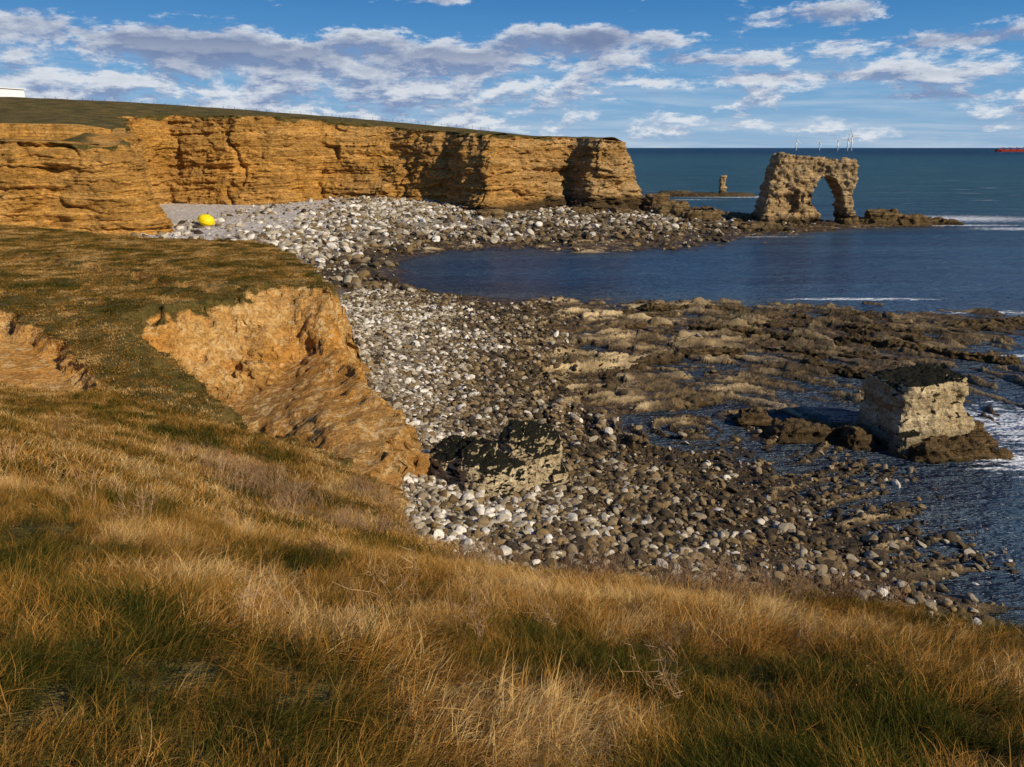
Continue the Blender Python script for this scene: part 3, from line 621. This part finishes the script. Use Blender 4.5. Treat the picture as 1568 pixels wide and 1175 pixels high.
def grass_pts(n,x0,x1,y0,y1,cond,sc,nv,seed,tb=.0,gmin=.55):
    r=np.random.default_rng(seed);x=r.uniform(x0,x1,n);y=r.uniform(y0,y1,n)
    g=land_sample(x,y,LG);k=(g>gmin)&cond(x,y,r.uniform(size=n));x,y=x[k],y[k];z=land_sample(x,y,LZ);m=len(x)
    pt=fbm(x/1.5,y/1.5,0,4,601);ti=np.clip(.61+tb+.80*pt+.15*r.normal(size=m)-.34*sstep(.1,.5,fbm(x/3,y/3,0,4,602)),0.04,1)
    hs=np.clip(1+.75*fbm(x/.9,y/.9,0,3,603),.92,1.7)
    s_=sc*hs*r.uniform(.75,1.3,m)
    ang=3.2*fbm(x/1.6,y/1.6,0,3,604)+r.normal(0,.4,m)
    return np.c_[x,y,z],np.c_[r.normal(0,.15,m),r.normal(0,.15,m),ang],np.c_[s_,s_,s_*.9],ti,r.integers(0,nv,m)
vis=lambda x,y:(np.abs(x)<.72*y+3.5)
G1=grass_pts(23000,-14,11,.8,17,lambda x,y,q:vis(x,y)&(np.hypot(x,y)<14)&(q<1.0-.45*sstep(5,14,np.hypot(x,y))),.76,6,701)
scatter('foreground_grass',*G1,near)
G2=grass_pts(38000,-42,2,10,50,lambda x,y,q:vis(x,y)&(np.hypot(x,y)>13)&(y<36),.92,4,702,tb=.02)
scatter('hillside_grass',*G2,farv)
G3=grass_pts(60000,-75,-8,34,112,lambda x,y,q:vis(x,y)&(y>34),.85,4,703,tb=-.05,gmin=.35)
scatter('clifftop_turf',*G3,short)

# ------------------------------------------------------------------ dry weeds
m_weed,t=newmat('dry_weed_stalks');ti=t.attr('tint','INSTANCER')
t.out(t.pbr(t.mix(ti,(.14,.07,.035),(.52,.34,.18)),.8))
def weed(name,nst,hh,seed):
    r=np.random.default_rng(seed);V=[];F=[]
    def stick(a,b,w_):
        a=np.array(a);b=np.array(b)
        for o in ((w_,0),(0,w_)):
            n0=len(V);V.extend([(a[0]-o[0],a[1]-o[1],a[2]),(a[0]+o[0],a[1]+o[1],a[2]),(b[0]+o[0]*.5,b[1]+o[1]*.5,b[2]),(b[0]-o[0]*.5,b[1]-o[1]*.5,b[2])]);F.append((n0,n0+1,n0+2,n0+3))
    for _ in range(nst):
        p=np.array([*r.normal(0,.12,2),0]);dv=np.array([*r.normal(.1,.22,2),1.]);L_=hh*r.uniform(.6,1.1)
        for k_ in range(5):
            q=p+dv*L_/5;stick(p,q,.004)
            if k_>1:
                for _ in range(3): stick(q,q+np.array([*r.normal(0,.07,2),r.uniform(.02,.12)]),.003)
            p=q;dv=dv+np.array([*r.normal(.03,.1,2),0])
    me=mesh_np(name,V,F,{},False);me.materials.append(m_weed);return bpy.data.objects.new(name,me)
weeds=[weed('weed_%d'%i,9,.65,800+i) for i in range(4)]
r=np.random.default_rng(9);wp=[]
for (cx,cy,rx,ry,n) in [(-7.5,22,2.6,2.5,110),(-4,19,1.5,2,45),(4,10.5,3.5,.7,80),(-.6,15,.8,2,40),(8,7.6,2,.8,50),(-5,26,1.5,1.5,30),(0,6,5,3,12),(-6,10,5,4,14)]:
    for _ in range(n): wp.append((cx+r.normal()*rx*.5,cy+r.normal()*ry*.5))
wp=np.array(wp);wp=wp[land_sample(wp[:,0],wp[:,1],LG)>.5];n=len(wp)
s_=r.uniform(.5,1.1,n)
scatter('dry_weeds',np.c_[wp,land_sample(wp[:,0],wp[:,1],LZ)],np.c_[r.normal(0,.15,n),r.normal(.1,.15,n),r.uniform(0,6.28,n)],np.c_[s_,s_,s_],r.uniform(0,1,n),r.integers(0,4,n),weeds)

# ------------------------------------------------------------------ buoy
def obj_bm(name,fn,mat,parent=None,smooth=True):
    bm=bmesh.new();fn(bm);me=bpy.data.meshes.new(name);bm.to_mesh(me);bm.free()
    if smooth: me.polygons.foreach_set('use_smooth',np.ones(len(me.polygons),bool))
    return link(name,me,mat,parent)
m_yel=flatmat('yellow_buoy_paint',(.85,.66,.01),.45);m_dk=flatmat('dark_metal',(.05,.05,.05),.5)
bz0=float(beach_z(np.array([-71.5]),np.array([191.]))[0])
bu=bpy.data.objects.new('yellow_buoy',None);scene.collection.objects.link(bu);bu.location=(-71.5,191,bz0+1.2);bu.rotation_euler=(R(10),R(22),0)
def bd(bm):
    prof=[(0,-1.25),(.9,-1.2),(1.5,-.85),(1.85,-.3),(1.9,.1),(1.75,.6),(1.3,1.05),(.7,1.3),(.35,1.35),(.3,1.55),(0,1.55)]
    vs=[bm.verts.new((a,0,b)) for a,b in prof];es=[bm.edges.new((vs[i],vs[i+1])) for i in range(len(vs)-1)]
    bmesh.ops.spin(bm,geom=vs+es,axis=(0,0,1),cent=(0,0,0),angle=2*math.pi,steps=32);bmesh.ops.remove_doubles(bm,verts=bm.verts,dist=.001);bmesh.ops.recalc_face_normals(bm,faces=bm.faces)
obj_bm('float_body',bd,m_yel,bu)
def ring(bm):
    n=36
    for i in range(n):
        a=2*math.pi*i/n;mtx=Matrix.Rotation(a,4,'Z')@Matrix.Translation((1.9,0,-.1));bmesh.ops.create_cube(bm,size=1,matrix=mtx@Matrix.Diagonal((.14,.36,.16,1)))
obj_bm('rubbing_band',ring,m_yel,bu,False)
obj_bm('lifting_eye',lambda bm:(bmesh.ops.create_cone(bm,cap_ends=True,segments=12,radius1=.12,radius2=.12,depth=.5,matrix=Matrix.Translation((0,0,1.75)))),m_dk,bu)

# ------------------------------------------------------------------ turbines, ship, building, fence, people
m_wh=flatmat('white_paint',(.85,.85,.85),.5);m_red=flatmat('red_hull_paint',(.42,.06,.04),.5)
def turbine(x,y,hh,rot):
    e=bpy.data.objects.new('wind_turbine',None);scene.collection.objects.link(e);e.location=(x,y,0)
    obj_bm('tower',lambda bm:bmesh.ops.create_cone(bm,cap_ends=True,segments=16,radius1=4.2,radius2=2.8,depth=hh,matrix=Matrix.Translation((0,0,hh/2))),m_wh,e)
    obj_bm('nacelle',lambda bm:bmesh.ops.create_cube(bm,size=1,matrix=Matrix.Translation((0,0,hh+1.5))@Matrix.Diagonal((6,10,6,1))),m_wh,e,False)
    for j in range(3):
        def bl(bm):
            Lb=hh*.6;pr=[(0,1.8),(.12,3.2),(.3,2.8),(.7,2.0),(1,1.0)]
            L0=[bm.verts.new((-w_,-6,u*Lb)) for u,w_ in pr];R0=[bm.verts.new((w_*.6,-6,u*Lb)) for u,w_ in pr];M0=[bm.verts.new((0,-7.0,u*Lb)) for u,w_ in pr]
            for i in range(len(pr)-1):
                bm.faces.new((L0[i],M0[i],M0[i+1],L0[i+1]));bm.faces.new((M0[i],R0[i],R0[i+1],M0[i+1]));bm.faces.new((R0[i],L0[i],L0[i+1],R0[i+1]))
        o=obj_bm('blade_%d'%(j+1),bl,m_wh,e);o.location=(0,0,hh+1.5);o.rotation_euler=(0,R(rot+120*j),0)
for px,hh,d_,ro in [(1221,66,5600,10),(1257,58,6000,40),(1285,66,5800,70),(1300,70,5000,15),(1306,82,4900,100)]:
    turbine((px-784)/1230/1.047*d_,d_,hh,ro)
def ship():
    e=bpy.data.objects.new('cargo_ship',None);scene.collection.objects.link(e);e.location=(2520,4200,0)
    def hullf(bm):
        B=15;sec=[(-95,.7,1),(-80,1,1),(70,1,1),(88,.5,1.1),(95,.03,1.25)];rows=[]
        for x_,w_,z_ in sec: rows.append([bm.verts.new((-x_,-B*w_*.8,-2)),bm.verts.new((-x_,-B*w_,9*z_)),bm.verts.new((-x_,B*w_,9*z_)),bm.verts.new((-x_,B*w_*.8,-2))])
        for a,b in zip(rows,rows[1:]):
            for i in range(4): bm.faces.new((a[i],a[(i+1)%4],b[(i+1)%4],b[i]))
        bm.faces.new(rows[0]);bm.faces.new(rows[-1][::-1]);bmesh.ops.recalc_face_normals(bm,faces=bm.faces)
    obj_bm('hull',hullf,m_red,e,False)
    def sup(bm):
        for cx,cz,a,b,c in [(78,14,18,24,10),(78,21,14,20,6),(80,26,8,10,6)]: bmesh.ops.create_cube(bm,size=1,matrix=Matrix.Translation((cx,0,cz))@Matrix.Diagonal((a,b,c,1)))
    obj_bm('superstructure',sup,m_wh,e,False)
    def cr_(bm):
        for cx in (-60,-25,10,45): 
            bmesh.ops.create_cube(bm,size=1,matrix=Matrix.Translation((cx,0,16))@Matrix.Diagonal((2.5,2.5,15,1)));bmesh.ops.create_cube(bm,size=1,matrix=Matrix.Translation((cx+8,0,20))@Matrix.Diagonal((18,1.5,1.5,1)))
        for cx in (-72,-42,-8,28): bmesh.ops.create_cube(bm,size=1,matrix=Matrix.Translation((cx,0,10.5))@Matrix.Diagonal((22,20,3,1)))
    obj_bm('deck_cranes_and_hatches',cr_,m_red,e,False)
ship()
def building():
    e=bpy.data.objects.new('white_building',None);scene.collection.objects.link(e);e.location=(-216,348,39.6);e.rotation_euler=(0,0,R(-25))
    obj_bm('walls',lambda bm:bmesh.ops.create_cube(bm,size=1,matrix=Matrix.Translation((0,0,.4))@Matrix.Diagonal((34,12,5.2,1))),m_wh,e,False)
    def roof(bm): prism(bm,[(-17.6,3),(17.6,3),(17.6,3.3),(0,4.3),(-17.6,3.3)],-6.5,6.5)
    obj_bm('roof',roof,m_wh,e,False)
    def win(bm):
        for i in range(8): bmesh.ops.create_cube(bm,size=1,matrix=Matrix.Translation((-14+4*i,-6.02,1.0))@Matrix.Diagonal((1.6,.1,1.1,1)))
    obj_bm('windows',win,m_dk,e,False)
building()
def fence(name,pts,step=4.0):
    P_=np.array(pts,float);c_=np.r_[0,np.cumsum(np.hypot(*np.diff(P_,axis=0).T))];ss=np.arange(0,c_[-1],step)
    q=np.c_[np.interp(ss,c_,P_[:,0]),np.interp(ss,c_,P_[:,1])];z=plat_t(q[:,0],q[:,1]);rq=np.random.default_rng(3)
    def fn(bm):
        for (a,b),zz in zip(q,z): bmesh.ops.create_cube(bm,size=1,matrix=Matrix.Translation((a+rq.normal()*.2,b,zz+.35+rq.normal()*.1))@Matrix.Rotation(rq.normal()*.06,4,'Y')@Matrix.Diagonal((.11,.11,1.4,1)))
        for i in range(len(q)-1):
            for hh in (.5,.85):
                a=Vector((*q[i],z[i]+hh));b=Vector((*q[i+1],z[i+1]+hh));dv=b-a
                bmesh.ops.create_cube(bm,size=1,matrix=Matrix.Translation((a+b)/2)@dv.to_track_quat('X','Z').to_matrix().to_4x4()@Matrix.Diagonal((dv.length,.02,.02,1)))
    obj_bm(name,fn,m_post,None,False)
m_post=flatmat('weathered_wood',(.16,.12,.09),.9)
fence('post_and_wire_fence',[(-165,300),(-140,305),(-112,318),(-80,325),(-60,330),(-40,325),(-20,308),(-6,296)])
_cl=bpy.data.objects['sea_cliff']
def gz_at(x,y):
    bpy.context.view_layer.update()
    ok,loc,_,_=_cl.ray_cast(Vector((x,y,100)),Vector((0,0,-1)))
    return loc.z-.02 if ok else plat_z(x,y)
def person(x,y,hgt,shirt,rot,stride):
    pts={'pel':(0,0,.95),'sp':(0,0,1.15),'ch':(0,0,1.38),'nk':(0,0,1.52),'hd':(0,.02,1.66),'tp':(0,.01,1.76),
    'sl':(-.19,0,1.42),'el':(-.24,-.04,1.15),'wl':(-.22,.08,.92),'hl':(-.21,.12,.83),'sr':(.19,0,1.42),'er':(.24,.03,1.15),'wr':(.22,.12,.95),'hr':(.21,.16,.87),
    'pl':(-.1,0,.9),'kl':(-.11,stride*.5,.5),'al':(-.11,stride*.3,.09),'tl':(-.11,stride*.3+.16,.03),'pr':(.1,0,.9),'kr':(.11,-stride*.3,.5),'ar':(.11,-stride,.10),'tr':(.11,-stride+.16,.03)}
    rad={'pel':.15,'sp':.14,'ch':.16,'nk':.06,'hd':.10,'tp':.07,'sl':.075,'el':.05,'wl':.035,'hl':.045,'sr':.075,'er':.05,'wr':.035,'hr':.045,'pl':.10,'kl':.07,'al':.05,'tl':.04,'pr':.10,'kr':.07,'ar':.05,'tr':.04}
    ed=[('pel','sp'),('sp','ch'),('ch','nk'),('nk','hd'),('hd','tp'),('ch','sl'),('sl','el'),('el','wl'),('wl','hl'),('ch','sr'),('sr','er'),('er','wr'),('wr','hr'),('pel','pl'),('pl','kl'),('kl','al'),('al','tl'),('pel','pr'),('pr','kr'),('kr','ar'),('ar','tr')]
    ks=list(pts);me=bpy.data.meshes.new('person');me.from_pydata([pts[k_] for k_ in ks],[(ks.index(a),ks.index(b)) for a,b in ed],[])
    ob=bpy.data.objects.new('person',me);scene.collection.objects.link(ob)
    ob.modifiers.new('s','SKIN')
    for i,k_ in enumerate(ks): me.skin_vertices[0].data[i].radius=(rad[k_],rad[k_]);me.skin_vertices[0].data[i].use_root=(k_=='pel')
    ob.modifiers.new('u','SUBSURF').levels=1
    bpy.context.view_layer.update();m2=tovert(ob);ob.modifiers.clear();ob.data=m2
    m2.materials.clear()
    for m_ in (flatmat('clothes',shirt),flatmat('trousers',(.03,.03,.05)),flatmat('skin',(.5,.3,.2)),flatmat('hair',(.04,.025,.015))): m2.materials.append(m_)
    for p in m2.polygons:
        c_=p.center;p.material_index=3 if (c_.z>1.68 or (c_.z>1.6 and c_.y<0)) else 2 if (c_.z>1.54 or (abs(c_.x)>.17 and c_.z<.9 and c_.z>.75)) else 1 if c_.z<.93 else 0
        p.use_smooth=True
    ob.location=(x,y,gz_at(x,y));ob.rotation_euler=(0,0,rot);ob.scale=(hgt,)*3
person(-59.5,292.5,1.0,(.03,.04,.09),1.4,.25);person(-57.6,293,.97,(.25,.04,.04),1.7,.2);person(-56.0,292.5,1.02,(.03,.03,.03),-1.5,.3)
print('DONE',len(A3[0]),len(G1[0]),len(G2[0]),len(G3[0]))
